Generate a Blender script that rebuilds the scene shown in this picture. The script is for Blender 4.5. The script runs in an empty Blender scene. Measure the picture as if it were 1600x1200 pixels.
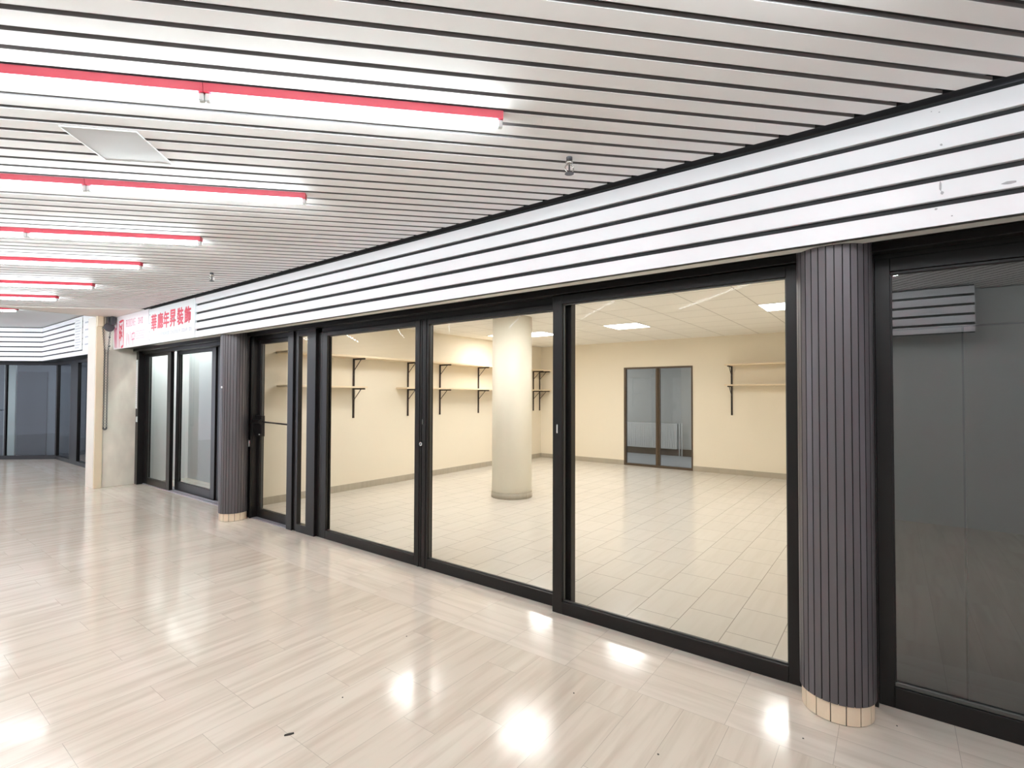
import bpy, bmesh, math, random
from mathutils import Vector, Matrix, Euler
R = math.radians
S = bpy.context.scene
COL = S.collection
random.seed(7)

# ---------------------------------------------------------------- camera
FPX = 796.16
YAW, PITCH, ROLL = R(36.773), R(1.2132), R(.1959)
CAM = Vector((0, -3.0989, 1.5))
fw = Vector((-math.sin(YAW)*math.cos(PITCH), math.cos(YAW)*math.cos(PITCH), math.sin(PITCH)))
rt = Vector((math.cos(YAW), math.sin(YAW), 0))
up = rt.cross(fw)
rt2 = math.cos(ROLL)*rt + math.sin(ROLL)*up
up2 = -math.sin(ROLL)*rt + math.cos(ROLL)*up
cd = bpy.data.cameras.new('camera')
cam = bpy.data.objects.new('camera', cd); COL.objects.link(cam)
cd.sensor_fit = 'HORIZONTAL'; cd.sensor_width = 36; cd.lens = FPX/1600*36
cd.clip_start = .05; cd.clip_end = 200
M = Matrix((rt2, up2, -fw)).transposed().to_4x4(); M.translation = CAM
cam.matrix_world = M
S.camera = cam

# ---------------------------------------------------------------- world, exposure
w = bpy.data.worlds.new('world'); S.world = w; w.use_nodes = True
bg = w.node_tree.nodes['Background']; bg.inputs[0].default_value = (.8, .85, 1, 1); bg.inputs[1].default_value = 1.5
S.view_settings.view_transform = 'Standard'; S.view_settings.look = 'None'
S.view_settings.exposure = 1.05; S.view_settings.gamma = 1; S.view_settings.use_curve_mapping = False
try:
    S.cycles.max_bounces = 8; S.cycles.diffuse_bounces = 5; S.cycles.glossy_bounces = 5
    S.cycles.transparent_max_bounces = 16; S.cycles.transmission_bounces = 4
    S.cycles.sample_clamp_indirect = 4; S.cycles.caustics_reflective = False; S.cycles.caustics_refractive = False
    S.cycles.use_denoising = True
except Exception: pass
TUBE_E = 28.0      # corridor fluorescent tubes
TUBE_C = (.86, .97, 1.0)
PANEL_E = 10.4      # led panels in the empty shop
PANEL_C = (1.0, .975, .95)

# ---------------------------------------------------------------- materials
def nodes(m):
    m.use_nodes = True; nt = m.node_tree; nt.nodes.clear()
    out = nt.nodes.new('ShaderNodeOutputMaterial'); return nt, out
def mat(name, col, rough=.5, metal=0., spec=.5, var=0., scale=4., stretch=(1, 1, 1), bump=0., bscale=60., coat=0.):
    m = bpy.data.materials.new(name); nt, out = nodes(m)
    b = nt.nodes.new('ShaderNodeBsdfPrincipled'); nt.links.new(b.outputs[0], out.inputs[0])
    b.inputs['Base Color'].default_value = (*col, 1); b.inputs['Roughness'].default_value = rough
    b.inputs['Metallic'].default_value = metal; b.inputs['Specular IOR Level'].default_value = spec
    b.inputs['Coat Weight'].default_value = coat
    tc = nt.nodes.new('ShaderNodeTexCoord'); mp = nt.nodes.new('ShaderNodeMapping')
    mp.inputs['Scale'].default_value = stretch; nt.links.new(tc.outputs['Object'], mp.inputs['Vector'])
    n = nt.nodes.new('ShaderNodeTexNoise'); n.inputs['Scale'].default_value = scale; n.inputs['Detail'].default_value = 5
    nt.links.new(mp.outputs[0], n.inputs['Vector'])
    cr = nt.nodes.new('ShaderNodeMix'); cr.data_type = 'RGBA'
    cr.inputs[6].default_value = (*[c*(1-var) for c in col], 1); cr.inputs[7].default_value = (*[min(1, c*(1+var)) for c in col], 1)
    nt.links.new(n.outputs[0], cr.inputs[0]); nt.links.new(cr.outputs[2], b.inputs['Base Color'])
    if bump:
        bn = nt.nodes.new('ShaderNodeBump'); bn.inputs['Strength'].default_value = bump; bn.inputs['Distance'].default_value = .002
        n2 = nt.nodes.new('ShaderNodeTexNoise'); n2.inputs['Scale'].default_value = bscale
        nt.links.new(mp.outputs[0], n2.inputs['Vector']); nt.links.new(n2.outputs[0], bn.inputs['Height']); nt.links.new(bn.outputs[0], b.inputs['Normal'])
    return m
def emis(name, col, e):
    m = bpy.data.materials.new(name); nt, out = nodes(m)
    b = nt.nodes.new('ShaderNodeEmission'); b.inputs[0].default_value = (*col, 1); b.inputs[1].default_value = e
    nt.links.new(b.outputs[0], out.inputs[0]); return m
def glass(name, tint=(.97, .98, .97), ior=1.5, boost=1.0):
    m = bpy.data.materials.new(name); nt, out = nodes(m)
    t = nt.nodes.new('ShaderNodeBsdfTransparent'); t.inputs[0].default_value = (*tint, 1)
    g = nt.nodes.new('ShaderNodeBsdfGlossy'); g.inputs['Roughness'].default_value = 0.0; g.inputs[0].default_value = (boost, boost, boost, 1)
    f = nt.nodes.new('ShaderNodeFresnel'); f.inputs[0].default_value = ior
    x = nt.nodes.new('ShaderNodeMixShader'); nt.links.new(f.outputs[0], x.inputs[0]); nt.links.new(t.outputs[0], x.inputs[1]); nt.links.new(g.outputs[0], x.inputs[2])
    nt.links.new(x.outputs[0], out.inputs[0]); return m
def math_(nt, op, a=None, b=None):
    n = nt.nodes.new('ShaderNodeMath'); n.operation = op
    for i, v in enumerate((a, b)):
        if v is None: continue
        if isinstance(v, (int, float)): n.inputs[i].default_value = v
        else: nt.links.new(v, n.inputs[i])
    return n.outputs[0]
def stone(name, along, width, height, off, freq, o, c1, c2, vein, rough, mortar=.0012, mcol=(.32, .27, .22), veinamt=.5, bump=.05, vstretch=9., spec=.5):
    """polished stone slabs; along='x' or 'y' is the direction the slabs run"""
    m = bpy.data.materials.new(name); nt, out = nodes(m)
    b = nt.nodes.new('ShaderNodeBsdfPrincipled'); nt.links.new(b.outputs[0], out.inputs[0])
    tc = nt.nodes.new('ShaderNodeTexCoord'); sp = nt.nodes.new('ShaderNodeSeparateXYZ'); nt.links.new(tc.outputs['Object'], sp.inputs[0])
    U, V = (sp.outputs[0], sp.outputs[1]) if along == 'x' else (sp.outputs[1], sp.outputs[0])
    U = math_(nt, 'SUBTRACT', U, o[0] - 60*width); V = math_(nt, 'SUBTRACT', V, o[1] - 60*height)
    cb = nt.nodes.new('ShaderNodeCombineXYZ'); nt.links.new(U, cb.inputs[0]); nt.links.new(V, cb.inputs[1])
    br = nt.nodes.new('ShaderNodeTexBrick'); nt.links.new(cb.outputs[0], br.inputs['Vector'])
    br.offset = off; br.offset_frequency = freq; br.squash = 1
    br.inputs['Scale'].default_value = 1; br.inputs['Brick Width'].default_value = width; br.inputs['Row Height'].default_value = height
    br.inputs['Mortar Size'].default_value = mortar; br.inputs['Mortar Smooth'].default_value = .3; br.inputs['Bias'].default_value = 0
    br.inputs['Color1'].default_value = (0, 0, 0, 1); br.inputs['Color2'].default_value = (1, 1, 1, 1); br.inputs['Mortar'].default_value = (.5, .5, .5, 1)
    sc = nt.nodes.new('ShaderNodeSeparateColor'); nt.links.new(br.outputs['Color'], sc.inputs[0]); rnd = sc.outputs[0]
    mp = nt.nodes.new('ShaderNodeMapping'); mp.inputs['Scale'].default_value = (1.1, vstretch*1.6, 1); nt.links.new(cb.outputs[0], mp.inputs[0])
    nz = nt.nodes.new('ShaderNodeTexNoise'); nz.noise_dimensions = '4D'; nz.inputs['Scale'].default_value = 1.3; nz.inputs['Detail'].default_value = 7; nz.inputs['Distortion'].default_value = .5
    nt.links.new(mp.outputs[0], nz.inputs['Vector']); nt.links.new(math_(nt, 'MULTIPLY', rnd, 37.0), nz.inputs['W'])
    mx = nt.nodes.new('ShaderNodeMix'); mx.data_type = 'RGBA'; mx.inputs[6].default_value = (*c1, 1); mx.inputs[7].default_value = (*c2, 1); nt.links.new(rnd, mx.inputs[0])
    rp = nt.nodes.new('ShaderNodeValToRGB'); rp.color_ramp.elements[0].position = .44; rp.color_ramp.elements[1].position = .66
    nt.links.new(nz.outputs[0], rp.inputs[0])
    mv = nt.nodes.new('ShaderNodeMix'); mv.data_type = 'RGBA'; mv.inputs[7].default_value = (*vein, 1)
    nt.links.new(math_(nt, 'MULTIPLY', rp.outputs[0], veinamt), mv.inputs[0]); nt.links.new(mx.outputs[2], mv.inputs[6])
    mm = nt.nodes.new('ShaderNodeMix'); mm.data_type = 'RGBA'; mm.inputs[7].default_value = (*mcol, 1)
    nt.links.new(math_(nt, 'MULTIPLY', br.outputs['Fac'], .6), mm.inputs[0]); nt.links.new(mv.outputs[2], mm.inputs[6]); nt.links.new(mm.outputs[2], b.inputs['Base Color'])
    n3 = nt.nodes.new('ShaderNodeTexNoise'); n3.inputs['Scale'].default_value = 2.2; n3.inputs['Detail'].default_value = 4; nt.links.new(tc.outputs['Object'], n3.inputs['Vector'])
    rr = math_(nt, 'MULTIPLY', n3.outputs[0], rough*.9); rr = math_(nt, 'ADD', rr, rough*.55); nt.links.new(rr, b.inputs['Roughness'])
    b.inputs['Specular IOR Level'].default_value = spec
    bn = nt.nodes.new('ShaderNodeBump'); bn.inputs['Strength'].default_value = bump; bn.inputs['Distance'].default_value = .01
    n4 = nt.nodes.new('ShaderNodeTexNoise'); n4.inputs['Scale'].default_value = 5; nt.links.new(tc.outputs['Object'], n4.inputs['Vector'])
    nt.links.new(n4.outputs[0], bn.inputs['Height']); nt.links.new(bn.outputs[0], b.inputs['Normal'])
    return m

M_field = stone('polished_travertine_field', 'y', .615, .205, .37, 3, (-.63, -.61), (.75, .675, .58), (.695, .615, .52), (.56, .475, .385), .135, veinamt=.65)
M_border = stone('polished_travertine_border', 'x', .42, .21, 0, 2, (-.21, -.63), (.78, .705, .62), (.73, .655, .57), (.60, .525, .44), .135, veinamt=.6)
M_room = stone('cream_floor_tile', 'y', .45, .2975, .5, 2, (.34, -.57), (.76, .715, .645), (.74, .695, .625), (.66, .61, .53), .16, mortar=.003, mcol=(.16, .13, .1), veinamt=.35, bump=.02)
M_skirt = stone('skirting_tile', 'x', .3, 2, 0, 2, (0, 0), (.47, .42, .33), (.44, .39, .31), (.36, .32, .25), .4, mortar=.001, veinamt=.4)
M_wall = mat('cream_paint', (.85, .775, .635), .75, var=.02, scale=1.5, bump=.1, bscale=120)
M_pillarpaint = mat('cream_pillar_paint', (.88, .83, .71), .5, var=.02, scale=2)
M_slat = mat('satin_aluminium_slat', (.84, .82, .825), .6, metal=.0, var=.05, scale=3, stretch=(1, 1, 1))
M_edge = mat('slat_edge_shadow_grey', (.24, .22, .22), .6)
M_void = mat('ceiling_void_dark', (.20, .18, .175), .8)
M_fascia = mat('white_enamel_slat', (.86, .86, .90), .32, var=.015, scale=2)
M_black = mat('black_backing', (.012, .012, .014), .6)
M_lip = mat('aluminium_lip', (.70, .69, .65), .5, metal=.0)
M_frame = mat('black_anodised', (.011, .009, .009), .34, metal=.1, spec=.35, var=.12, scale=3, stretch=(6, 6, .4))
M_frameb = mat('black_anodised_glazing_bead', (.10, .10, .095), .3, metal=.5)
M_colshaft = mat('dark_anodised_flute', (.125, .113, .122), .42, metal=.4, var=.08, scale=8, stretch=(5, 5, .2))
M_groove = mat('groove_black', (.01, .009, .01), .6)
M_coltile = mat('cream_base_tile', (.80, .66, .50), .4, var=.08, scale=12)
M_grout = mat('dark_grout', (.08, .065, .05), .8)
M_red = mat('red_batten_enamel', (.50, .018, .045), .35)
M_holder = mat('white_plastic_lampholder', (.62, .64, .64), .4)
M_tube = emis('fluorescent_tube', TUBE_C, TUBE_E)
M_panel = emis('led_diffuser', PANEL_C, PANEL_E)
M_panelframe = mat('white_panel_frame', (.85, .83, .78), .5)
M_ceil = stone('mineral_ceiling_tile', 'x', .618, .618, 0, 2, (-3.83, 4.5), (.91, .885, .83), (.90, .875, .82), (.87, .845, .79), .9, mortar=.006, mcol=(.25, .22, .18), veinamt=.2, spec=.1, bump=.0)
M_glass = glass('clear_glass', ior=1.15)
M_tint = glass('grey_tinted_glass', (.60, .60, .58))
M_dark = glass('dark_shop_glass', (.90, .92, .91), 2.35)
M_far = glass('far_shop_glass', (.72, .80, .82), 1.45)
M_board = mat('dark_grey_board', (.055, .050, .047), .5, var=.06, scale=3, stretch=(8, 8, .5))
M_seam = mat('board_seam', (.004, .004, .005), .7)
M_shelf = mat('pale_melamine', (.84, .70, .50), .5)
M_bracket = mat('dark_steel_bracket', (.035, .022, .016), .45, metal=.3)
M_brown = mat('brown_anodised_frame', (.10, .068, .042), .4, metal=.3)
M_grey = mat('grey_wall', (.52, .52, .50), .7, var=.03)
M_greyfl = mat('grey_floor', (.48, .50, .52), .3, var=.1)
M_rad = mat('radiator_enamel', (.70, .70, .68), .4)
M_pier = mat('stained_cream_stone', (.80, .73, .64), .55, var=.3, scale=4.5, stretch=(1, 1, .5), bump=.2, bscale=30)
M_post = mat('off_white_post', (.80, .74, .66), .5, var=.05)
M_postb = mat('yellowed_cream_post', (.80, .67, .49), .55, var=.06)
M_soffit = mat('cream_soffit', (.76, .70, .66), .55, var=.02)
M_farceil = mat('far_ceiling', (.56, .56, .56), .6)
M_sign = mat('white_sign_face', (.83, .87, .90), .35)
M_signp = mat('pink_white_sign_face', (.86, .80, .84), .35)
M_signred = mat('sign_red', (.66, .045, .09), .45)
M_signpink = mat('sign_faded_red', (.62, .16, .27), .45)
M_signgrey = mat('sign_grey_print', (.46, .48, .55), .5)
M_signpale = mat('sign_pale_pink', (.80, .52, .62), .5)
M_steel = mat('bright_steel', (.62, .60, .57), .25, metal=1)
M_dsteel = mat('dark_steel', (.10, .10, .11), .4, metal=.7)
M_chrome = mat('white_chrome', (.85, .85, .83), .2, metal=.7)
M_hatch = mat('hatch_grey', (.52, .51, .52), .45, metal=.2)
M_white = mat('white_plastic', (.9, .9, .9), .4)
M_sill = mat('lilac_grey_sill', (.42, .40, .44), .4, metal=.3)
M_paper = mat('pale_paper', (.78, .80, .78), .6)
M_speck = mat('dark_dirt', (.03, .025, .02), .8)
M_stain = mat('grey_scuff', (.42, .42, .45), .6, var=.3, scale=60)
M_light = mat('pale_board', (.66, .68, .66), .55, var=.03)
M_shopgrey = mat('shop_grey_wall', (.42, .43, .44), .6)
M_blueboard = mat('blue_grey_board', (.022, .027, .042), .5)
M_midboard = mat('mid_grey_board', (.11, .125, .15), .5)

# ---------------------------------------------------------------- mesh helpers
class MB:
    def __init__(s): s.bm = bmesh.new(); s.mats = []
    def mi(s, m):
        if m not in s.mats: s.mats.append(m)
        return s.mats.index(m)
    def _add(s, verts, faces, m):
        vs = [s.bm.verts.new(v) for v in verts]; k = s.mi(m); out = []
        for f in faces:
            try: fc = s.bm.faces.new([vs[i] for i in f]); fc.material_index = k; out.append(fc)
            except ValueError: pass
        return vs, out
    def box(s, a, b, m, bev=0., xf=None):
        x0, y0, z0 = [min(p, q) for p, q in zip(a, b)]; x1, y1, z1 = [max(p, q) for p, q in zip(a, b)]
        v = [Vector(p) for p in ((x0, y0, z0), (x1, y0, z0), (x1, y1, z0), (x0, y1, z0), (x0, y0, z1), (x1, y0, z1), (x1, y1, z1), (x0, y1, z1))]
        if xf: v = [xf @ p for p in v]
        vs, fs = s._add(v, ((0, 3, 2, 1), (4, 5, 6, 7), (0, 1, 5, 4), (1, 2, 6, 5), (2, 3, 7, 6), (3, 0, 4, 7)), m)
        if bev:
            es = list({e for f in fs for e in f.edges})
            bmesh.ops.bevel(s.bm, geom=es, offset=bev, segments=1, affect='EDGES', material=s.mi(m))
        return s
    def prism(s, poly, z0, z1, m, xf=None):
        n = len(poly); v = [Vector((x, y, z0)) for x, y in poly] + [Vector((x, y, z1)) for x, y in poly]
        if xf: v = [xf @ p for p in v]
        f = [tuple(range(n))[::-1], tuple(range(n, 2*n))] + [(i, (i+1) % n, n+(i+1) % n, n+i) for i in range(n)]
        s._add(v, f, m); return s
    def cyl(s, p0, p1, r, m, seg=16, r1=None, cap=True):
        p0, p1 = Vector(p0), Vector(p1); d = (p1-p0).normalized(); r1 = r if r1 is None else r1
        a = d.orthogonal().normalized(); b = d.cross(a)
        v = [p0 + (a*math.cos(t)+b*math.sin(t))*r for t in [2*math.pi*i/seg for i in range(seg)]] + [p1 + (a*math.cos(t)+b*math.sin(t))*r1 for t in [2*math.pi*i/seg for i in range(seg)]]
        f = [(i, (i+1) % seg, seg+(i+1) % seg, seg+i) for i in range(seg)]
        if cap: f += [tuple(range(seg))[::-1], tuple(range(seg, 2*seg))]
        _, fs = s._add(v, f, m)
        for q in fs[:seg]: q.smooth = True
        return s
    def torus(s, c, R_, r, nrm, m, a=18, b=8, sx=1.):
        c = Vector(c); nrm = Vector(nrm).normalized(); u = nrm.orthogonal().normalized(); w_ = nrm.cross(u)
        v = []; f = []
        for i in range(a):
            t = 2*math.pi*i/a; e = u*math.cos(t)+w_*math.sin(t)
            for j in range(b):
                q = 2*math.pi*j/b; v.append(c + (u*math.cos(t)*sx+w_*math.sin(t))*R_ + e*math.cos(q)*r + nrm*math.sin(q)*r)
        for i in range(a):
            for j in range(b): f.append((i*b+j, ((i+1) % a)*b+j, ((i+1) % a)*b+(j+1) % b, i*b+(j+1) % b))
        _, fs = s._add(v, f, m)
        for q in fs: q.smooth = True
        return s
    def quad(s, pts, m): s._add([Vector(p) for p in pts], (tuple(range(len(pts))),), m); return s
    def build(s, name, parent=None, loc=(0, 0, 0), fixn=True):
        if fixn: bmesh.ops.recalc_face_normals(s.bm, faces=s.bm.faces)
        me = bpy.data.meshes.new(name); s.bm.to_mesh(me); s.bm.free()
        for m in s.mats: me.materials.append(m)
        o = bpy.data.objects.new(name, me); COL.objects.link(o)
        if parent: o.parent = parent
        o.location = loc
        return o
def tag(o, label, cat, group=None, kind=None):
    o['label'] = label; o['category'] = cat
    if group: o['group'] = group
    if kind: o['kind'] = kind
    return o
def thing(name, label, cat, loc=(0, 0, 0), rz=0, group=None, kind=None):
    o = bpy.data.objects.new(name, None); COL.objects.link(o); o.location = loc; o.rotation_euler = (0, 0, rz); o.empty_display_size = .1
    return tag(o, label, cat, group, kind)
def struct(mb, name, label, cat): return tag(mb.build(name), label, cat, kind='structure')
def frame_rect(mb, x0, x1, z0, z1, y0, y1, wl, wr, wb, wt, m, bev=.002):
    """rectangular frame lying in an x-z plane, members of given widths"""
    mb.box((x0, y0, z0), (x0+wl, y1, z1), m, bev); mb.box((x1-wr, y0, z0), (x1, y1, z1), m, bev)
    mb.box((x0+wl, y0, z0), (x1-wr, y1, z0+wb), m, bev); mb.box((x0+wl, y0, z1-wt), (x1-wr, y1, z1), m, bev)

# ================================================================ SETTING
ZC = 2.73            # corridor slat ceiling
ANG = R(46); U2 = Vector((math.cos(ANG), math.sin(ANG), 0)); N2 = Vector((-math.sin(ANG), math.cos(ANG), 0))
def nt2(n, t, z=0): v = N2*n + U2*t; return Vector((v.x, v.y, z))

# --- floors
mb = MB()
mb.quad(((-18, -10, 0), (7, -10, 0), (7, -.63, 0), (-18, -.63, 0)), M_field)
mb.quad(((-18, -.63, 0), (7, -.63, 0), (7, .02, 0), (-18, .02, 0)), M_border)
mb.quad(((-18, .02, 0), (-6.95, .02, 0), (-6.95, 3.5, 0), (-18, 3.5, 0)), M_border)
struct(mb, 'floor', 'polished beige stone corridor floor with streaked slabs', 'floor')
mb = MB(); mb.quad(((-6.95, .02, .0), (.4, .02, .0), (.4, 7.2, .0), (-6.95, 7.2, .0)), M_room)
struct(mb, 'floor', 'cream tiled floor of the empty shop behind the glass', 'floor')

# --- corridor slat ceiling, slats clipped by the fascia line and the far bulkhead
def clip(poly, f):
    out = []
    for i in range(len(poly)):
        a, b = poly[i], poly[(i+1) % len(poly)]; fa, fb = f(a), f(b)
        if fa >= 0: out.append(a)
        if (fa >= 0) != (fb >= 0):
            k = fa/(fa-fb); out.append((a[0]+(b[0]-a[0])*k, a[1]+(b[1]-a[1])*k))
    return out
PITCH_S, GAP = .1075, .027
mb = MB()
for k in range(-78, 57):
    n0 = .005+PITCH_S*k+GAP/2; n1 = n0+PITCH_S-GAP
    if n1 > 6.07: continue
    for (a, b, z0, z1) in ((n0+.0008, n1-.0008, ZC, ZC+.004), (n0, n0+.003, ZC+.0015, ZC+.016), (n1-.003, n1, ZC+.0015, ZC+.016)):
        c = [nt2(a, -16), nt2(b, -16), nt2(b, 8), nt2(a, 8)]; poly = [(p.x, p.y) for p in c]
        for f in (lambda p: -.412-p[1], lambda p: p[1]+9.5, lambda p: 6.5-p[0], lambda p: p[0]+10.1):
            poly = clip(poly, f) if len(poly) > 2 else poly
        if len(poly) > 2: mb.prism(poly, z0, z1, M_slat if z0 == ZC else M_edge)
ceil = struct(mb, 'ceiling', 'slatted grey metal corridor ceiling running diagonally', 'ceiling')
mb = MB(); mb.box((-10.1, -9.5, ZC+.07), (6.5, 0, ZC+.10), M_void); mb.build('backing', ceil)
# --- flat soffit triangle next to the bulkhead, higher far ceiling
mb = MB()
a_ = nt2(6.075, 0); poly = [(-10.12, -1.77), (-8.76, -.37), (-10.12, -.37)]
mb.prism(poly, ZC-.012, ZC+.03, M_soffit)
mb.box((-10.15, -9.5, ZC-.012), (-10.1, -.37, 2.93), M_soffit)
struct(mb, 'trim_1', 'flat cream bulkhead where the slatted ceiling ends', 'trim')
mb = MB(); mb.box((-19, -9.5, 2.92), (-10.12, 0, 2.95), M_farceil)
struct(mb, 'ceiling', 'plain grey higher ceiling at the far end of the corridor', 'ceiling')

# --- fascia of five white slats over the shopfronts
def fascia(x0, x1, zs, y, name, label, back=True):
    mb = MB()
    for (z0, z1) in zs:
        mb.box((x0, y, z0), (x1, y+.004, z1), M_fascia, .0012)
        mb.box((x0, y+.004, z0), (x1, y+.022, z0+.003), M_fascia); mb.box((x0, y+.004, z1-.003), (x1, y+.022, z1), M_fascia)
    return struct(mb, name, label, 'fascia')
ZS = [(2.203+.105*i, 2.281+.105*i) for i in range(5)]
f = fascia(-6.98, 5.5, ZS, -.38, 'trim_2', 'white horizontal slat fascia above the glass shopfront')
mb = MB(); mb.box((-8.55, -.355, 2.203), (5.5, -.34, ZC-.004), M_black); mb.build('backing', f)
mb = MB(); mb.box((-8.52, -.376, 2.203), (5.5, -.262, 2.2065), M_lip, .0008); mb.build('lip', f)
mb = MB(); mb.box((-8.78, -.41, ZC+.001), (5.5, -.34, ZC+.03), M_black); mb.build('shadow_gap_trim', f)
# scuffs on the fascia
for (x, z, ww, hh) in ((.165, 2.365, .011, .05), (.17, 2.335, .012, .02), (.37, 2.328, .05, .014), (.15, 2.272, .012, .01), (.20, 2.234, .008, .006), (.17, 2.535, .010, .012), (.14, 2.683, .006, .005), (.165, 2.672, .006, .006), (.455, 2.533, .02, .01)):
    mb = MB(); pts = [(x+ww/2*math.cos(t)*random.uniform(.6, 1), z+hh/2*math.sin(t)*random.uniform(.6, 1)) for t in [i*math.pi/5 for i in range(10)]]
    mb.prism([(p[0], p[1]) for p in pts], .3805, .3812, M_stain, Matrix(((1, 0, 0, 0), (0, 0, -1, 0), (0, 1, 0, 0), (0, 0, 0, 1))))
    mb.build('scuff_mark', f)
# --- soffit and header behind the fascia
mb = MB()
mb.box((-10.1, -.355, 2.235), (5.5, .14, 2.26), M_frame)
mb.box((-10.1, .0, 2.15), (5.5, .1, 2.236), M_frame, .002)
mb.box((-10.1, -.10, 2.195), (5.5, -.02, 2.236), M_frame, .002)
struct(mb, 'trim_3', 'black soffit and header above the shopfront glass', 'header')

# --- big empty shop
mb = MB(); mb.box((-6.95, .08, 0), (-6.82, 7.2, 2.65), M_wall); struct(mb, 'wall_left', 'cream left wall of the empty shop', 'wall')
mb = MB(); BX0, BX1, BZ = -4.665, -3.195, 2.095
mb.box((-6.95, 7.2, 0), (BX0, 7.33, 2.65), M_wall); mb.box((BX1, 7.2, 0), (.4, 7.33, 2.65), M_wall); mb.box((BX0, 7.2, BZ), (BX1, 7.33, 2.65), M_wall)
struct(mb, 'wall_back', 'cream back wall of the empty shop', 'wall')
mb = MB(); mb.box((.3, .16, 0), (.4, 7.2, 2.65), M_wall); struct(mb, 'wall_right', 'cream right wall of the empty shop', 'wall')
mb = MB(); mb.box((-6.95, .1, 2.65), (.4, 7.33, 2.68), M_ceil); struct(mb, 'ceiling', 'cream tiled ceiling of the empty shop', 'ceiling')
mb = MB(); mb.box((-6.82, .12, 0), (-6.808, 7.19, .10), M_skirt, .001); struct(mb, 'baseboard_left', 'grey-beige tile skirting along the left shop wall', 'baseboard')
mb = MB(); mb.box((-6.808, 7.188, 0), (BX0, 7.2, .10), M_skirt, .001); mb.box((BX1, 7.188, 0), (.3, 7.2, .10), M_skirt, .001)
struct(mb, 'baseboard_back', 'grey-beige tile skirting along the back shop wall', 'baseboard')

# round pillar in the room
p = thing('round_pillar', 'plain round cream pillar standing in the empty shop', 'pillar', (-4.544, 2.983, 0), kind='structure')
mb = MB(); mb.cyl((0, 0, .085), (0, 0, 2.65), .294, M_pillarpaint, 72); mb.build('shaft', p)
mb = MB(); mb.cyl((0, 0, 0), (0, 0, .085), .304, M_skirt, 72); mb.build('skirting', p)

# ================================================================ SHOPFRONT UNITS
ZG0, ZG1 = .088, 2.115
def bead(mb, x0, x1, z0, z1, y, t=.010):
    frame_rect(mb, x0, x1, z0, z1, y-.004, y+.012, t, t, t, t, M_frameb, .0015)
def pane(x0, x1, z0, z1, y, parent, m=M_glass):
    mb = MB(); mb.quad(((x0, y, z0), (x1, y, z0), (x1, y, z1), (x0, y, z1)), m); return mb.build('glass', parent, fixn=False)

# door_1: hinged/sliding door left of the big shop
d = thing('door_1', 'narrow black framed glass door beside the far fluted column', 'door', kind='structure')
mb = MB(); frame_rect(mb, -6.235, -5.43, .008, 2.17, .035, .085, .075, .06, .10, .06, M_frame); bead(mb, -6.165, -5.485, .103, 2.115, .06); mb.build('frame', d)
pane(-6.16, -5.49, .105, 2.11, .062, d)
mb = MB(); mb.box((-6.42, -.03, 0), (-6.215, .07, 2.235), M_frame, .003); mb.box((-6.40, -.045, 0), (-6.33, -.03, 2.235), M_frame, .002); mb.box((-6.24, -.045, 0), (-6.222, -.03, 2.235), M_frame, .002); mb.build('jamb', d)
mb = MB(); mb.box((-6.235, -.005, .99), (-6.045, .035, 1.24), M_frame, .004); mb.box((-6.28, -.03, 1.145), (-6.03, -.005, 1.19), M_frame, .006); mb.cyl((-6.03, -.02, 1.167), (-6.015, -.02, 1.167), .03, M_frame, 14)
lb = mb.build('lock_box', d)
mb = MB(); mb.cyl((-6.09, -.006, 1.015), (-6.09, -.014, 1.015), .009, M_chrome, 12); mb.build('key_cylinder', lb)
mb = MB(); mb.cyl((-6.02, -.005, 1.167), (-5.44, .012, 1.152), .009, M_frame, 10); mb.build('push_bar', d)
mb = MB(); mb.box((-6.262, -.055, .86), (-6.244, -.045, .94), M_chrome, .002); mb.build('strike_plate', d)
mb = MB(); mb.box((-6.215, -.03, 0), (-5.43, .10, .010), M_sill, .002); mb.build('threshold', d)

# window_1: narrow side light standing proud
d = thing('window_1', 'very narrow black framed sidelight next to the glass door', 'window', kind='structure')
mb = MB(); mb.box((-5.42, -.04, 0), (-5.31, .05, 2.2), M_frame, .003); mb.box((-5.31, -.02, 0), (-5.235, .03, 2.2), M_frame, .003)
mb.box((-5.05, -.03, 0), (-4.89, .03, 2.2), M_frame, .003); mb.box((-5.235, -.028, 0), (-5.05, .03, .085), M_frame, .002); mb.box((-5.235, -.02, 2.135), (-5.05, .03, 2.2), M_frame, .002)
mb.box((-4.89, .0, 0), (-4.815, .09, 2.2), M_frame, .003); mb.build('frame', d)
pane(-5.24, -5.045, .08, 2.14, .01, d)
# window_2 and window_3: two fixed panes in one plane
d = thing('window_2', 'black framed shop window, first wide pane right of the sidelight', 'window', kind='structure')
mb = MB(); frame_rect(mb, -4.815, -3.305, 0, 2.16, .0, .06, .085, .085, .085, .05, M_frame); bead(mb, -4.74, -3.385, .083, 2.113, .03); mb.build('frame', d)
pane(-4.735, -3.388, .085, 2.112, .032, d)
d = thing('window_3', 'black framed shop window in the middle showing the round pillar', 'window', kind='structure')
mb = MB(); frame_rect(mb, -3.297, -1.80, 0, 2.16, .0, .06, .075, .11, .085, .05, M_frame); bead(mb, -3.23, -1.905, .083, 2.113, .03); mb.build('frame', d)
mb = MB(); mb.box((-3.345, -.006, 0), (-3.325, 0, 2.16), M_frame, .001); mb.box((-3.262, -.006, 0), (-3.245, 0, 2.16), M_frame, .001); mb.build('weather_strip', d)
pane(-3.226, -1.9, .085, 2.112, .032, d)
mb = MB(); mb.torus((-3.302, -.008, 1.068), .0135, .0045, (0, 1, 0), M_chrome, 20, 8); mb.cyl((-3.302, 0, 1.068), (-3.302, -.007, 1.068), .010, M_dsteel, 14); mb.build('lock_cylinder', d)
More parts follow.
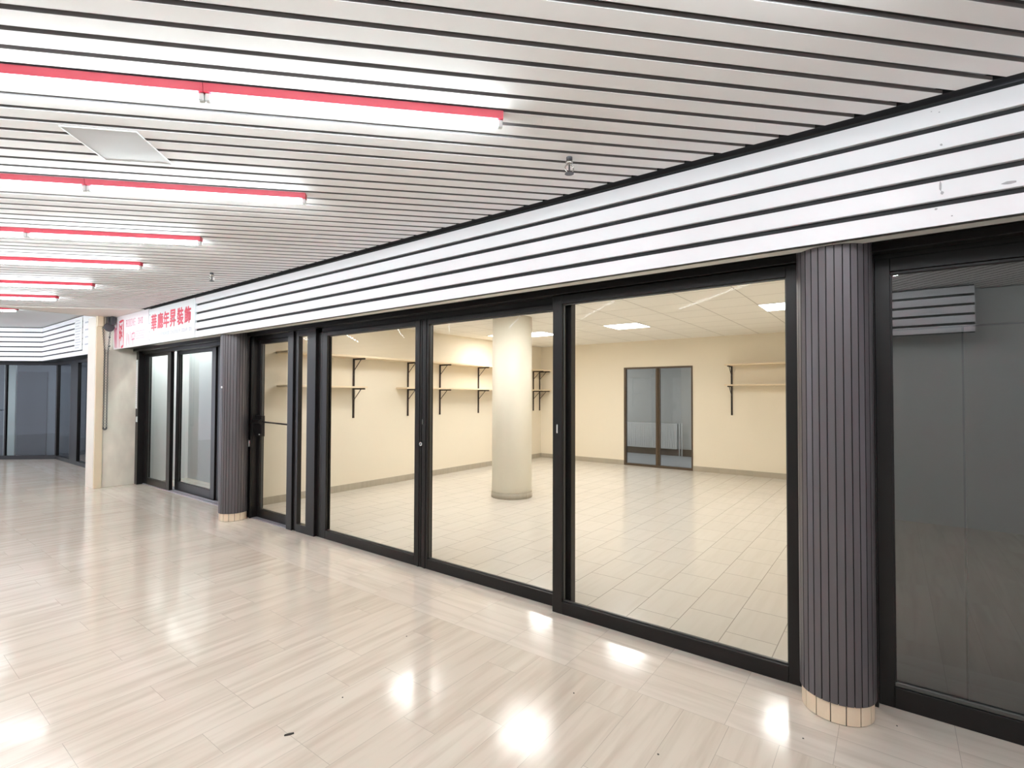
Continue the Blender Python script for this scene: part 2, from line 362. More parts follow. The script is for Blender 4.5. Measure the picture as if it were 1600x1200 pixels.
mb = MB(); mb.box((-3.292, -.009, 1.24), (-3.272, 0, 1.285), M_frameb, .003); mb.build('finger_pull', d)
# window_4: large pane standing forward
d = thing('window_4', 'largest black framed shop window, beside the near fluted column', 'window', kind='structure')
mb = MB(); frame_rect(mb, -1.905, -.375, 0, 2.19, -.075, -.02, .075, .075, .085, .06, M_frame); bead(mb, -1.833, -.447, .083, 2.132, -.05); mb.build('frame', d)
pane(-1.83, -.45, .085, 2.13, -.046, d)
mb = MB(); mb.box((-1.872, -.079, 1.235), (-1.862, -.075, 1.295), M_chrome, .001); mb.build('strike_plate', d)
mb = MB(); mb.box((-.39, -.06, 0), (-.30, .1, 2.235), M_frame, .003); mb.build('jamb', d)

# window_5: dark boarded shop right of the near column
d = thing('window_5', 'dark shop window with grey boards behind, right edge of the view', 'window', kind='structure')
mb = MB(); frame_rect(mb, -.068, 3.2, 0, 2.175, -.005, .05, .062, .07, .10, .065, M_frame); mb.box((-.088, -.05, .0), (-.068, .0, 2.235), M_frame, .002); mb.build('frame', d)
mb = MB(); mb.box((-.006, .004, .1), (3.13, .02, .122), M_frameb, .003); mb.box((-.006, .004, 2.094), (3.13, .02, 2.11), M_frame, .003); mb.box((-.006, .004, .122), (.002, .02, 2.094), M_frame); mb.build('bead', d)
pane(.0, 3.132, .12, 2.11, .018, d, M_dark)
bd = MB()
for (x0, x1) in ((-.02, .258), (.267, .858), (.867, 1.458), (1.467, 2.058), (2.067, 2.658), (2.667, 3.2)):
    bd.box((x0, .05, .03), (x1, .065, 1.822), M_board)
bd.box((-.02, .05, 1.832), (3.2, .065, 2.2), M_board)
bo = bd.build('panel_board', d); mb = MB(); mb.box((-.06, .066, 0), (3.2, .1, 2.23), M_seam); mb.build('backing', d)

# ================================================================ FLUTED COLUMNS
def fluted_column(loc, label, rz):
    c = thing('fluted_column', label, 'column', loc, rz, 'fluted dark columns in front of the shopfronts')
    rr, n = .157, 30; poly = []
    for i in range(n):
        a0 = 2*math.pi*i/n; st = 2*math.pi/n; g = .065*st
        for a, r_ in ((a0+g, rr), (a0+st-g, rr), (a0+st-g*.8, rr-.009), (a0+st+g*.8, rr-.009)): poly.append((r_*math.cos(a), r_*math.sin(a)))
    mb = MB(); mb.prism(poly, .092, 2.235, M_colshaft)
    mb.bm.faces.ensure_lookup_table(); k = mb.mi(M_groove)
    for f_ in mb.bm.faces:
        if len(f_.verts) == 4:
            ce = f_.calc_center_median()
            if math.hypot(ce.x, ce.y) < rr*math.cos(math.pi/n)-.002: f_.material_index = k
    mb.build('shaft', c)
    mb = MB(); mb.cyl((0, 0, 0), (0, 0, .092), .1445, M_grout, 64); nt_ = 15
    for i in range(nt_):
        a0 = 2*math.pi*(i+.035)/nt_; a1 = 2*math.pi*(i+.965)/nt_; pts = []
        for q in range(6): a = a0+(a1-a0)*q/5; pts.append((.148*math.cos(a), .148*math.sin(a)))
        for q in range(5, -1, -1): a = a0+(a1-a0)*q/5; pts.append((.143*math.cos(a), .143*math.sin(a)))
        mb.prism(pts, .003, .091, M_coltile)
    mb.build('tiled_base', c)
    return c
fluted_column((-.229, -.168, 0), 'near dark fluted metal column beside the largest shop window', 0)
fc = fluted_column((-6.362, -.175, 0), 'far dark fluted metal column beside the glass door', .1)
mb = MB(); mb.cyl((.006, -.1575, 1.578), (.006, -.163, 1.578), .014, M_white, 12); mb.build('sticker', fc)

# ================================================================ LIGHTS
def batten_parts(t):
    """1.2 m batten, local x = along, from x=0 (near end) to -1.2"""
    mb = MB(); prof = [(-.027, 0), (.027, 0), (.020, -.032), (-.020, -.032)]
    xf = Matrix(((0, 0, 1, 0), (1, 0, 0, 0), (0, 1, 0, 0), (0, 0, 0, 1)))
    mb.prism([(a, b) for a, b in prof], -1.2, 0, M_red, xf); mb.build('housing', t)
    for x in (-.012, -1.188):
        mb = MB(); mb.box((x-.011, -.012, -.064), (x+.011, .012, -.031), M_holder, .004); mb.build('lamp_holder', t)
    mb = MB(); mb.cyl((-1.176, 0, -.049), (-.024, 0, -.049), .0128, M_tube, 18); mb.build('tube', t)
def copy_tree(o, parent=None):
    c = o.copy(); COL.objects.link(c); c.parent = parent
    for ch in o.children: copy_tree(ch, c)
    return c
proto = thing('fluorescent_batten', '', 'light fitting'); batten_parts(proto)
rows = {0: (.031, -1.92), 1: (1.12, -2.985), 2: (2.17, -4.005), 3: (3.10, -4.90), 4: (4.20, -5.94), 5: (5.10, -6.87)}
rows.update({-1: (-1.05, -.87), -2: (-2.13, .20), -3: (-3.2, 1.25)})
ordn = ['nearest', 'second', 'third', 'fourth', 'fifth', 'sixth']
first = True
for k, (n, t) in sorted(rows.items(), key=lambda kv: (kv[0] < 0, kv[0])):
    for j in range(2 if k == -3 else 3):
        o = proto if first else copy_tree(proto); first = False
        o.location = nt2(n, t-1.202*j, ZC-.001); o.rotation_euler = (0, 0, ANG)
        if k >= 0:
            if j == 0: lb = 'red batten with lit tube, the right-hand end of the %s ceiling row' % ordn[k]
            elif j == 1 and k < 3: lb = 'red batten with lit tube, continuing the %s ceiling row at the left edge' % ordn[k]
            else: lb = 'red batten with lit tube further along the %s ceiling row, out of view' % ordn[k]
        else: lb = 'red batten with lit tube on the ceiling above the camera, out of view'
        tag(o, lb, 'light fitting', 'fluorescent battens on the corridor ceiling')
o = copy_tree(proto); o.location = (-11.7, -1.25, 2.92); o.rotation_euler = (0, 0, ANG); tag(o, 'farthest lit tube, on the higher ceiling beyond the bulkhead', 'light fitting', 'fluorescent battens on the corridor ceiling')
for xx, yy in ((-13.4, -1.3), (-12.56, -2.14), (-14.2, -2.2), (-15.8, -2.6), (-11.2, -3.4), (-12.4, -4.4), (-14.6, -4.4), (-16.8, -4.4), (-12.4, -6.4), (-14.6, -6.4), (-10.9, -2.2), (-14.9, -1.9), (-13.5, -3.3), (-15.4, -3.6)):  # out-of-view tubes added to brighten the far end of the corridor
    o = copy_tree(proto); o.location = (xx, yy, 2.92); o.rotation_euler = (0, 0, ANG); tag(o, 'added lit tube brightening the far end, unseen on the higher ceiling to the left', 'light fitting', 'fluorescent battens on the corridor ceiling')

def led(x, y, label):
    t = thing('ceiling_light', label, 'ceiling light', (x, y, 2.65), 0, 'square led panels in the shop ceiling')
    mb = MB(); frame_rect_h(mb, -.3, .3, -.3, .3, -.008, .012, .012, M_panelframe); mb.build('frame', t)
    mb = MB(); mb.box((-.288, -.288, -.004), (.288, .288, .0), M_panel); mb.build('diffuser', t)
def frame_rect_h(mb, x0, x1, y0, y1, z0, z1, w_, m):
    z1 = min(z1, 0)
    mb.box((x0, y0, z0), (x0+w_, y1, z1), m); mb.box((x1-w_, y0, z0), (x1, y1, z1), m); mb.box((x0+w_, y0, z0), (x1-w_, y0+w_, z1), m); mb.box((x0+w_, y1-w_, z0), (x1-w_, y1, z1), m)
led(-3.53, 4.81, 'square ceiling light panel between the round pillar and the back door')
led(-1.06, 4.19, 'square ceiling light panel cut off by the right window frame')
led(-6.0, 4.81, 'square ceiling light panel showing left of the round pillar top')
led(-5.38, 4.9, 'square ceiling light panel showing right of the round pillar top')
led(-5.45, 1.92, 'square ceiling light panel near the shop glass left, hidden above the header')
led(-3.65, 2.1, 'square ceiling light panel near the shop glass middle, hidden above the header')
led(-1.75, 1.6, 'square ceiling light panel near the shop glass right, hidden above the header')

# sprinklers
def sprinkler(x, y, label):
    t = thing('sprinkler_head', label, 'sprinkler', (x, y, ZC), 0, 'sprinkler heads on the slatted ceiling')
    mb = MB(); mb.cyl((0, 0, .03), (0, 0, -.022), .016, M_dsteel, 16); mb.cyl((0, 0, -.022), (0, 0, -.034), .020, M_steel, 6); mb.build('fitting', t)
    mb = MB(); mb.torus((0, 0, -.058), .022, .0035, (.7, -.7, 0), M_steel, 20, 8); mb.cyl((0, 0, -.036), (0, 0, -.078), .0045, M_dsteel, 8); mb.build('yoke', t)
    mb = MB(); mb.cyl((0, 0, -.082), (0, 0, -.086), .020, M_dsteel, 14, .024); mb.build('deflector', t)
sprinkler(-1.33, -.83, 'small metal sprinkler head hanging right of the nearest light row')
sprinkler(-5.53, -.80, 'tiny metal sprinkler head on the ceiling further down the fascia')
# access panel
mb = MB(); c = [nt2(.463, -3.915), nt2(.463, -3.592), nt2(.806, -3.592), nt2(.806, -3.915)]
mb.prism([(p.x, p.y) for p in c], ZC-.004, ZC, M_hatch)
hp = tag(mb.build('access_panel'), 'square grey access panel on the slatted ceiling between two light rows', 'access panel')
mb = MB()
for i in range(4):
    a, b = c[i], c[(i+1) % 4]; mb.cyl((a.x, a.y, ZC-.004), (b.x, b.y, ZC-.004), .003, M_white, 8)
mb.build('rim', hp)

# ================================================================ SHELVES
def shelf(a, b, label, g): mb = MB(); mb.box(a, b, M_shelf, .002); return tag(mb.build('shelf_board'), label, 'shelf', g)
WX = -6.82
G1 = 'shelf boards on the left wall'
shelf((WX, .58, 2.062), (-6.52, 3.72, 2.09), 'upper pale shelf board on left wall, half nearer the glass door', G1)
shelf((WX, 3.725, 2.062), (-6.52, 7.185, 2.09), 'upper pale shelf board on left wall, half running to the back corner', G1)
shelf((WX+.019, .58, 1.597), (-6.52, 1.89, 1.622), 'short lower pale shelf board on left wall nearest the glass door', G1)
shelf((WX+.019, 2.69, 1.597), (-6.52, 3.72, 1.622), 'lower pale shelf board on left wall starting left of the window post', G1)
shelf((WX+.019, 3.725, 1.597), (-6.52, 7.185, 1.622), 'lower pale shelf board on left wall passing behind the round pillar', G1)
G2 = 'shelf boards on the back wall'
shelf((-2.52, 6.9, 2.062), (.28, 7.2, 2.09), 'upper pale shelf board on the back wall right of the back door', G2)
shelf((-2.52, 6.9, 1.683), (.28, 7.181, 1.709), 'lower pale shelf board on the back wall right of the back door', G2)
def bracket(loc, rz, label, low=1.597, g='shelf uprights on the left wall'):
    t = thing('shelf_upright', label, 'shelf bracket', loc, rz, g)      # local +x points away from the wall
    mb = MB(); mb.box((0, -.015, 1.125), (.018, .015, 2.062), M_bracket, .002); mb.build('upright', t)
    for z in (2.062, low):
        mb = MB(); mb.box((.0185, -.009, z-.024), (.29, .009, z-.001), M_bracket, .001)
        mb.cyl((.016, 0, z-.19), (.19, 0, z-.022), .006, M_bracket, 8); mb.build('arm', t)
for y, lb in ((1.843, 'dark shelf upright on left wall, nearest the glass door'), (2.968, 'dark shelf upright on left wall just left of the window post'),
              (3.757, 'dark shelf upright on left wall just right of the window post'), (4.865, 'dark shelf upright on left wall just left of the round pillar'),
              (6.862, 'dark shelf upright on left wall just right of the round pillar'), (7.13, 'dark shelf upright on left wall right in the back corner')):
    bracket((WX, y, 0), 0, lb)
bracket((-2.46, 7.2, 0), -math.pi/2, 'dark shelf upright on the back wall under the left shelf ends', 1.683, 'shelf uprights on the back wall')
bracket((-1.26, 7.2, 0), -math.pi/2, 'dark shelf upright on the back wall hidden behind the window frame', 1.683, 'shelf uprights on the back wall')

# ================================================================ BACK DOOR AND CORRIDOR BEHIND
d = thing('door_2', 'brown framed double door with grey tinted glass in the back wall', 'door', kind='structure')
mb = MB(); frame_rect(mb, BX0, BX1, 0, BZ, 7.19, 7.27, .045, .03, .045, .035, M_brown); mb.box((-3.955, 7.185, .045), (-3.905, 7.27, BZ-.035), M_brown, .002); mb.box((-3.905, 7.20, .045), (-3.875, 7.27, BZ-.035), M_brown, .002); mb.build('frame', d)
pane(BX0+.045, -3.955, .045, BZ-.035, 7.23, d, M_tint); pane(-3.875, BX1-.03, .045, BZ-.035, 7.23, d, M_tint)
mb = MB(); mb.quad(((-9, 7.2, .0), (-1, 7.2, .0), (-1, 9.6, 0), (-9, 9.6, 0)), M_greyfl); struct(mb, 'floor', 'grey floor seen through the tinted back door', 'floor')
mb = MB(); mb.box((-9, 9.5, 0), (-1, 9.6, 2.7), M_grey); mb.box((-9, 9.485, 0), (-1, 9.5, .17), M_brown); struct(mb, 'wall_rear', 'grey wall seen through the tinted back door', 'wall')
mb = MB(); mb.box((-9, 7.33, 2.4), (-1, 9.6, 2.5), M_grey); struct(mb, 'ceiling', 'grey ceiling beyond the tinted back door', 'ceiling')
t = thing('radiator', 'white panel radiator on the grey wall behind the tinted back door', 'radiator', (-4.9, 9.485, 0))
mb = MB(); mb.box((-1.0, -.09, .17), (.62, -.02, .80), M_rad, .01)
for i in range(27): mb.cyl((-.98+.06*i, -.092, .2), (-.98+.06*i, -.092, .77), .008, M_rad, 8)
mb.build('panel', t)
mb = MB()
for x in (.68, .74): mb.cyl((x, -.05, .0), (x, -.05, .82), .012, M_rad, 8)
mb.build('pipes', t)
for x in (-5.8, -3.0):  # unseen lamps added to light the space behind the tinted door
    t = thing('ceiling_light', 'added round lamp beyond the tinted back door, unseen above the opening', 'ceiling light', (x, 8.4, 2.4), 0, 'added lamps behind the back door')
    mb = MB(); mb.cyl((0, 0, 0), (0, 0, -.04), .16, M_panelframe, 24); mb.build('body', t)
    mb = MB(); mb.cyl((0, 0, -.041), (0, 0, -.045), .15, emis('added_back_lamp', (.9, .95, 1), 30), 24); mb.build('diffuser', t)

# ================================================================ SECOND SHOP (left of the far column)
d = thing('door_3', 'black framed sliding glass door leaf beside the cream pier', 'door', kind='structure')
mb = MB(); frame_rect(mb, -10.02, -8.93, .012, 2.17, .045, .095, .16, .13, .10, .06, M_frame); bead(mb, -9.865, -9.055, .11, 2.113, .065); mb.build('frame', d)
pane(-9.86, -9.06, .112, 2.11, .068, d)
mb = MB(); mb.box((-10.1, -.05, 0), (-9.99, .14, 2.235), M_frame, .003); mb.build('jamb', d)
mb = MB(); mb.box((-10.095, -.054, 1.25), (-10.025, -.05, 2.06), M_white, .001)
for i in range(22): mb.box((-10.073, -.0545, 1.29+.034*i), (-10.055, -.0539, 1.306+.034*i), M_signgrey)
mb.build('notice_strip', d)
mb = MB(); mb.box((-10.02, -.07, 1.03), (-10.0, -.045, 1.12), M_white, .003); mb.cyl((-10.03, -.06, 1.11), (-10.0, -.06, 1.11), .006, M_white, 8); mb.cyl((-10.01, -.06, 1.04), (-9.98, -.06, 1.04), .006, M_white, 8); mb.build('handle', d)
d = thing('door_4', 'recessed black framed sliding glass door leaf by the far column', 'door', kind='structure')
mb = MB(); frame_rect(mb, -8.95, -7.60, .012, 2.17, .13, .18, .10, .12, .13, .06, M_frame); bead(mb, -8.855, -7.715, .14, 2.113, .15); mb.build('frame', d)
pane(-8.85, -7.72, .142, 2.11, .153, d)
mb = MB(); mb.box((-7.60, .15, 0), (-6.42, .21, 2.235), M_frame, .003); mb.build('fixed_leaf_stile', d)
mb = MB(); mb.box((-10.02, .03, 0), (-6.42, .22, .012), M_sill, .003); mb.box((-10.02, .105, .012), (-6.42, .112, .02), M_sill); mb.box((-10.02, .20, .012), (-6.42, .207, .02), M_sill); mb.build('track_sill', d)
mb = MB(); mb.box((-10.1, .75, 0), (-8.75, .8, 2.6), M_shopgrey); struct(mb, 'wall_partition', 'pale partition close behind the sliding door beside the pier', 'wall')
mb = MB(); mb.box((-10.1, 2.6, 0), (-6.95, 2.7, 2.6), M_shopgrey); struct(mb, 'wall_back', 'pale back wall of the small shop beside the pier', 'wall')
mb = MB(); mb.box((-10.2, .14, 0), (-10.1, 2.7, 2.6), M_white); struct(mb, 'wall_left', 'pale left wall of the small shop beside the pier', 'wall')
mb = MB(); mb.box((-6.953, .22, 0), (-6.95, 2.6, 2.6), M_shopgrey); struct(mb, 'wall_right', 'pale right wall of the small shop beside the pier', 'wall')
mb = MB(); mb.box((-10.2, .14, 2.6), (-6.95, 2.7, 2.65), M_shopgrey); struct(mb, 'ceiling', 'pale ceiling of the small shop beside the pier', 'ceiling')
t = thing('ceiling_light', 'added lamp inside the small shop beside the pier, unseen above its header', 'ceiling light', (-9.45, .45, 2.6))  # unseen lamp added to brighten the interior behind the sliding leaves
mb = MB(); mb.box((-.6, -.08, -.05), (.6, .08, 0), M_panelframe, .004); mb.build('body', t)
mb = MB(); mb.box((-.58, -.06, -.056), (.58, .06, -.051), emis('added_shop_lamp', (.9, 1, .96), 22)); mb.build('diffuser', t)

# ================================================================ PIER, POST, SHUTTER GEAR
mb = MB(); mb.box((-10.75, -.49, 0), (-10.1, .14, ZC-.012), M_pier, .004); struct(mb, 'wall_pier', 'stained cream stone pier at the end of the shopfront', 'wall')
t = thing('post', 'tall cream corner post standing against the stained pier', 'post', (-10.1, -.545, 0))
mb = MB(); mb.box((-.39, -.055, 0), (.0, .053, 2.718), M_post, .003); mb.build('cladding', t)
mb = MB(); mb.box((.001, -.05, 0), (.03, .05, 2.718), M_postb, .003); mb.build('guide_board', t)
mb = MB(); mb.box((-10.1, -.487, 2.0), (-9.99, -.43, 2.0), M_post)
mb.bm.free(); mb = MB(); mb.prism([(-10.068, -.60), (-9.995, -.60), (-9.995, -.53), (-10.068, -.53)], 2.56, 2.717, M_postb); tag(mb.build('shutter_box'), 'cream shutter end box under the ceiling on the post', 'box')
mb = MB()
mb.box((-10.099, -.487, 2.2), (-10.095, -.39, 2.717), M_post)
for z in (2.26, 2.4, 2.535): mb.cyl((-10.095, -.42, z), (-10.09, -.42, z), .012, M_dsteel, 10)
tag(mb.build('end_plate'), 'cream screwed end plate beside the pink lettered sign', 'plate')
t = thing('chain_hoist', 'dark shutter chain gear with long loop of chain on the pier', 'chain hoist', (-9.985, -.415, 2.6))
mb = MB(); mb.box((-.05, -.07, -.0), (.02, -.03, .117), M_dsteel, .004); mb.box((.035, -.05, -.02), (.13, .0, .117), M_dsteel, .004); mb.box((.0, -.045, .05), (.05, -.03, .08), M_dsteel); mb.build('gearbox', t)
mb = MB(); mb.cyl((.02, -.05, -.05), (.04, -.05, -.05), .06, M_dsteel, 24); mb.torus((.03, -.05, -.05), .06, .010, (1, 0, 0), M_dsteel, 24, 8); mb.build('wheel', t)
mb = MB(); zt, zb = -.05, -1.68
for s_ in (-1, 1):
    z = zt; i = 0
    while z > zb+.03:
        y = -.045+s_*(.020+.03*max(0, (z-zt+.4)/.4) if z > -.45 else .020)
        mb.torus((-.05, y-.015, z), .011, .0035, (1, 0, 0) if i % 2 else (0, 1, 0), M_dsteel, 8, 5, 1.0); z -= .0215; i += 1
for i in range(6):
    a = math.pi+math.pi*i/5; mb.torus((-.05, -.06+.020*math.cos(a), zb+.03+.022*math.sin(a)), .011, .0035, (1, 0, 0), M_dsteel, 8, 5)
mb.build('chain', t)

# ================================================================ SIGNS
def glyph(ch, x, z0, z1, wid, m, parent, y=-.3895, name='lettering'):
    cu = bpy.data.curves.new('t', 'FONT'); cu.body = ch; cu.size = 1; cu.extrude = 0
    o = bpy.data.objects.new('t', cu); COL.objects.link(o); dg = bpy.context.evaluated_depsgraph_get()
    me = bpy.data.meshes.new_from_object(o.evaluated_get(dg)); bpy.data.objects.remove(o)
    xs = [v.co.x for v in me.vertices]; ys = [v.co.y for v in me.vertices]
    if not xs: return
    ax, bx, ay, by = min(xs), max(xs), min(ys), max(ys)
    for v in me.vertices:
        v.co = Vector((x+((v.co.x-ax)/(bx-ax)-.5)*wid, y, z0+(v.co.y-ay)/(by-ay)*(z1-z0)))
    bm = bmesh.new()
    for dx, dz in ((-.007, -.006), (.007, -.006), (-.007, .006), (.007, .006), (0, 0), (.009, 0), (-.009, 0)):
        n0 = len(bm.verts); bm.from_mesh(me); bm.verts.ensure_lookup_table()
        for v in bm.verts[n0:]: v.co.x += dx; v.co.z += dz; v.co.y += dx*.02+dz*.05
    bm.to_mesh(me); bm.free()
    me.materials.clear(); me.materials.append(m)
    g = bpy.data.objects.new(name, me); COL.objects.link(g); g.parent = parent; return g
t = thing('shop_sign', 'white shop sign with six red brush-style characters on the fascia', 'sign')
mb = MB(); mb.box((-8.515, -.388, 2.203), (-6.982, -.36, 2.70), M_sign, .002)
for z in (2.26, 2.38, 2.50, 2.62): mb.cyl((-8.48, -.388, z), (-8.48, -.391, z), .011, M_signgrey, 8)
mb.build('panel', t)
for ch, x, z0, z1 in (('\u83ef', -8.32, 2.386, 2.613), ('\u5ef3', -8.09, 2.405, 2.613), ('\u5e74', -7.88, 2.397, 2.615), ('\u6607', -7.66, 2.397, 2.616), ('\u88dd', -7.42, 2.399, 2.617), ('\u98fe', -7.19, 2.405, 2.612)):
    glyph(ch, x, z0, z1, .185, M_signred, t)
def tiny_print(x0, x1, z0, z1, m, parent, step, y, gaps=()):
    mb = MB(); x = x0; i = 0
    while x < x1-step*.5:
        if i not in gaps:
            w_ = step*.62; q = random.random(); s_ = step*.16
            mb.box((x, y, z0), (x+s_, y-.001, z1), m)
            if q > .3: mb.box((x+w_-s_, y, z0), (x+w_, y-.001, z1), m)
            if q > .5 or q < .3: mb.box((x, y, z1-s_), (x+w_, y-.001, z1), m)
            if q < .7: mb.box((x, y, (z0+z1)/2-s_/2), (x+w_, y-.001, (z0+z1)/2+s_/2), m)
            if q > .75 or q < .25: mb.box((x, y, z0), (x+w_, y-.001, z0+s_), m)
        x += step; i += 1
    mb.build('small_print', parent)
tiny_print(-8.13, -7.06, 2.298, 2.343, M_signgrey, t, .045, -.388, (8, 16, 21))
t = thing('shop_sign', 'faded pink lettered shop sign at the far end of the fascia', 'sign')
mb = MB(); mb.box((-10.02, -.388, 2.203), (-8.535, -.36, ZC-.016), M_signp, .002); mb.build('panel', t)
def strokes(name, segs, w_, m, parent, y=-.3885):
    mb = MB()
    for i_, ((ax, az), (bx, bz)) in enumerate(segs):
        d_ = Vector((bx-ax, bz-az)); L = d_.length; nn = Vector((-d_.y, d_.x))/L*w_/2
        pts = [(ax+nn.x*.8, az+nn.y*.8), (ax-nn.x*.8, az-nn.y*.8), (ax+d_.x*.5-nn.x*1.2, az+d_.y*.5-nn.y*1.2), (bx-nn.x*.5, bz-nn.y*.5), (bx+nn.x*.5, bz+nn.y*.5), (ax+d_.x*.5+nn.x*1.2, az+d_.y*.5+nn.y*1.2)]
        yy = y - .0004*i_
        mb.quad([(p_[0], yy, p_[1]) for p_ in pts], m)
    return mb.build(name, parent)
strokes('lettering', [((-9.97, 2.57), (-9.95, 2.23)), ((-9.93, 2.55), (-9.91, 2.22)), ((-9.87, 2.62), (-9.85, 2.22)), ((-9.99, 2.50), (-9.88, 2.53))], .035, M_signpink, t)
strokes('lettering', [((-9.76, 2.60), (-9.75, 2.22)), ((-9.76, 2.62), (-9.57, 2.64)), ((-9.57, 2.64), (-9.56, 2.24)), ((-9.56, 2.24), (-9.66, 2.22)), ((-9.72, 2.56), (-9.62, 2.50)), ((-9.62, 2.58), (-9.70, 2.46)), ((-9.73, 2.47), (-9.60, 2.38)), ((-9.62, 2.46), (-9.72, 2.36)), ((-9.67, 2.55), (-9.67, 2.32))], .036, M_signred, t)
strokes('lettering', [((-9.40, 2.43), (-9.42, 2.23)), ((-9.34, 2.41), (-9.34, 2.25)), ((-9.27, 2.44), (-9.27, 2.22))], .02, M_signpink, t)
strokes('lettering', [((-9.14, 2.45), (-9.14, 2.22)), ((-9.20, 2.40), (-9.07, 2.41)), ((-9.20, 2.40), (-9.19, 2.30)), ((-9.07, 2.41), (-9.08, 2.30)), ((-9.20, 2.31), (-9.07, 2.32))], .02, M_signpink, t)
tiny_print(-9.45, -9.02, 2.52, 2.63, M_signpink, t, .07, -.388); tiny_print(-8.94, -8.66, 2.53, 2.62, M_signpink, t, .07, -.388, (3,))
for i in range(4): tiny_print(-9.03, -8.66, 2.31+.035*i, 2.325+.035*i, M_signpale, t, .03, -.388)

# ================================================================ FAR END OF THE CORRIDOR
ZF = [(2.195+.105*i, 2.273+.105*i) for i in range(7)]
f = fascia(-14.72, -10.76, ZF, -.38, 'trim_4', 'white slat fascia beyond the cream post')
mb = MB(); mb.box((-14.72, -.355, 2.195), (-10.76, -.34, 2.919), M_black); mb.build('backing', f)
DD = Vector((-.743, -.669, 0)); MM = Vector((-.669, .743, 0))
def dxf(org): return Matrix(((DD.x, MM.x, 0, org[0]), (DD.y, MM.y, 0, org[1]), (0, 0, 1, 0), (0, 0, 0, 1)))
X1 = dxf((-14.72, -.38)); mb = MB()
for (z0, z1) in ZF: mb.box((0, 0, z0), (5, .004, z1), M_fascia, xf=X1); mb.box((0, .004, z0), (5, .02, z0+.003), M_fascia, xf=X1); mb.box((0, .004, z1-.003), (5, .02, z1), M_fascia, xf=X1)
f2 = struct(mb, 'trim_5', 'white slat fascia turning diagonally at the far left', 'fascia')
mb = MB(); mb.box((0, .03, 2.195), (5, .045, 2.919), M_black, xf=X1); mb.build('backing', f2)
mb = MB(); mb.prism([(-10.76, -.35), (-10.76, .1), (-15.4, .1), (-19.2, -3.5), (-18.5, -3.75), (-14.72, -.35)], 2.2, 2.235, M_frame); struct(mb, 'trim_6', 'black soffit over the far shop windows', 'header')
d = thing('window_6', 'dark shop window just left of the cream post', 'window', kind='structure')
mb = MB(); frame_rect(mb, -13.75, -10.76, 0, 2.2, .0, .06, .09, .09, .085, .06, M_frame); mb.build('frame', d); pane(-13.66, -10.85, .085, 2.14, .03, d, M_far)
d = thing('window_7', 'dark shop window between the black mullion and the corridor bend', 'window', kind='structure')
mb = MB(); frame_rect(mb, -15.3, -13.75, 0, 2.2, .0, .06, .03, .45, .085, .06, M_frame); mb.build('frame', d); pane(-15.27, -14.2, .085, 2.14, .03, d, M_far)
X2 = dxf((-15.3, 0)); d = thing('window_8', 'wide dark shop window along the diagonal wall at the far left', 'window', kind='structure')
mb = MB(); mb.box((0, 0, 0), (5, .06, .085), M_frame, .002, X2); mb.box((0, 0, 2.14), (5, .06, 2.2), M_frame, .002, X2); mb.box((0, .005, .085), (.02, .05, 2.14), M_frame, 0, X2); mb.box((1.06, 0, .085), (1.09, .05, 2.14), M_frame, 0, X2); mb.build('frame', d)
mb = MB(); mb.quad([X2 @ Vector(v) for v in ((0.02, .03, .085), (5, .03, .085), (5, .03, 2.14), (.02, .03, 2.14))], M_far); mb.build('glass', d)
mb = MB(); mb.box((1.13, -.05, 1.10), (1.30, -.03, 1.125), M_dsteel, .003, X2); mb.box((1.28, -.03, 1.10), (1.30, .0, 1.125), M_dsteel, 0, X2); mb.build('handle', d)
mb = MB(); mb.box((.0, .4, 0), (5, .45, 2.2), M_midboard, xf=X2); mb.box((.49, .37, 0), (1.12, .4, 2.0), M_blueboard, xf=X2); mb.box((1.16, .36, 0), (1.40, .4, 2.15), M_light, xf=X2); mb.build('boards_behind', d)
mb = MB(); mb.box((-15.52, .3, 0), (-10.76, .35, 2.2), M_blueboard); mb.box((-10.79, .07, 0), (-10.76, .3, 2.2), M_blueboard); struct(mb, 'wall_far', 'dark blue-grey boarding inside the far shop', 'wall')
t = thing('poster', 'pale notice sheet hung over the far slat fascia', 'poster')
mb = MB(); mb.box((-12.2, -.392, 2.29), (-11.72, -.389, 2.88), M_paper); mb.build('sheet', t)
mb = MB()
for i in range(11):
    mb.box((-12.15, -.3925, 2.33+.05*i), (-12.15+random.uniform(.2, .4), -.392, 2.345+.05*i), M_signgrey)
mb.build('print', t)
t = thing('poster', 'white notice sheet next to the cream post on the far fascia', 'poster')
mb = MB(); mb.box((-11.68, -.392, 2.25), (-10.8, -.389, 2.88), M_white); mb.build('sheet', t)
mb = MB()
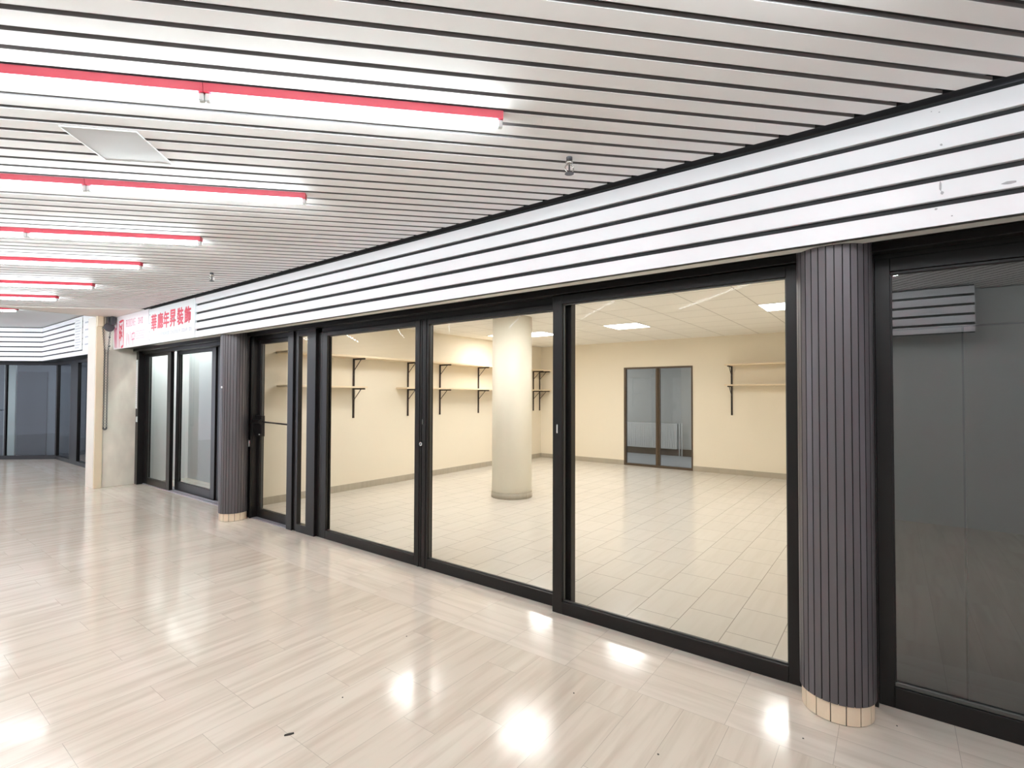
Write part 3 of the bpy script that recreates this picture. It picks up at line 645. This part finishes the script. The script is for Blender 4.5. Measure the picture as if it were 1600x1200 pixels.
for i in range(4): mb.box((-11.55, -.3925, 2.36+.13*i), (-11.3, -.392, 2.385+.13*i), M_signgrey)
mb.build('print', t)

# ================================================================ OPPOSITE SIDE OF THE CORRIDOR (seen only in reflections)
YO = -4.25
mb = MB()
for (z0, z1) in ZS: mb.box((-12, YO-.004, z0), (.72, YO, z1), M_fascia)
f = struct(mb, 'trim_7', 'white slat fascia on the opposite side, seen only in reflections', 'fascia')
mb = MB(); mb.box((-12, YO-.05, 2.195), (.72, YO-.03, 2.72), M_black); mb.build('backing', f)
mb = MB(); mb.box((-12, YO-.5, 0), (6.4, YO-.4, 2.72), M_light); struct(mb, 'wall_opposite', 'pale shopfront on the opposite side behind the camera', 'wall')
mb = MB(); mb.box((6.4, -9.5, 0), (6.5, 0, 2.8), M_soffit); struct(mb, 'wall_end', 'pale end wall of the corridor behind the camera', 'wall')
mb = MB(); mb.box((-12, -9.6, 0), (6.5, -9.5, 2.8), M_light); struct(mb, 'wall_front', 'pale distant wall behind the camera', 'wall')

# ================================================================ BITS ON THE FLOOR
t = thing('leaf_fragment', 'dark elongated crumb lying on the corridor floor in the foreground', 'debris', (-2.145, -1.86, 0), R(60))
mb = MB(); mb.prism([(-.02, -.003), (.0, -.006), (.02, -.003), (.019, .004), (0, .006), (-.018, .004)], 0, .004, M_speck); mb.build('flake', t)
for (x, y, lb) in ((-2.195, -1.553, 'tiny dark speck on the floor above the dark crumb'), (-2.43, -.93, 'tiny dark speck on the floor left of the border slabs'), (-1.30, -.83, 'tiny dark speck on the floor in front of the largest window'),
                   (-.80, -1.0, 'tiny dark speck on the floor near the bottom right'), (.0, -.165, 'tiny dark speck on the floor right of the near column base'), (-.33, -.52, 'tiny dark speck on the floor in front of the near column')):
    mb = MB(); mb.prism([(.004*math.cos(a)*random.uniform(.6, 1.2), .004*math.sin(a)*random.uniform(.6, 1.2)) for a in [i*math.pi/3 for i in range(6)]], 0, .002, M_speck)
    tag(mb.build('dirt_speck', loc=(x, y, 0)), lb, 'debris', 'dirt specks on the corridor floor')
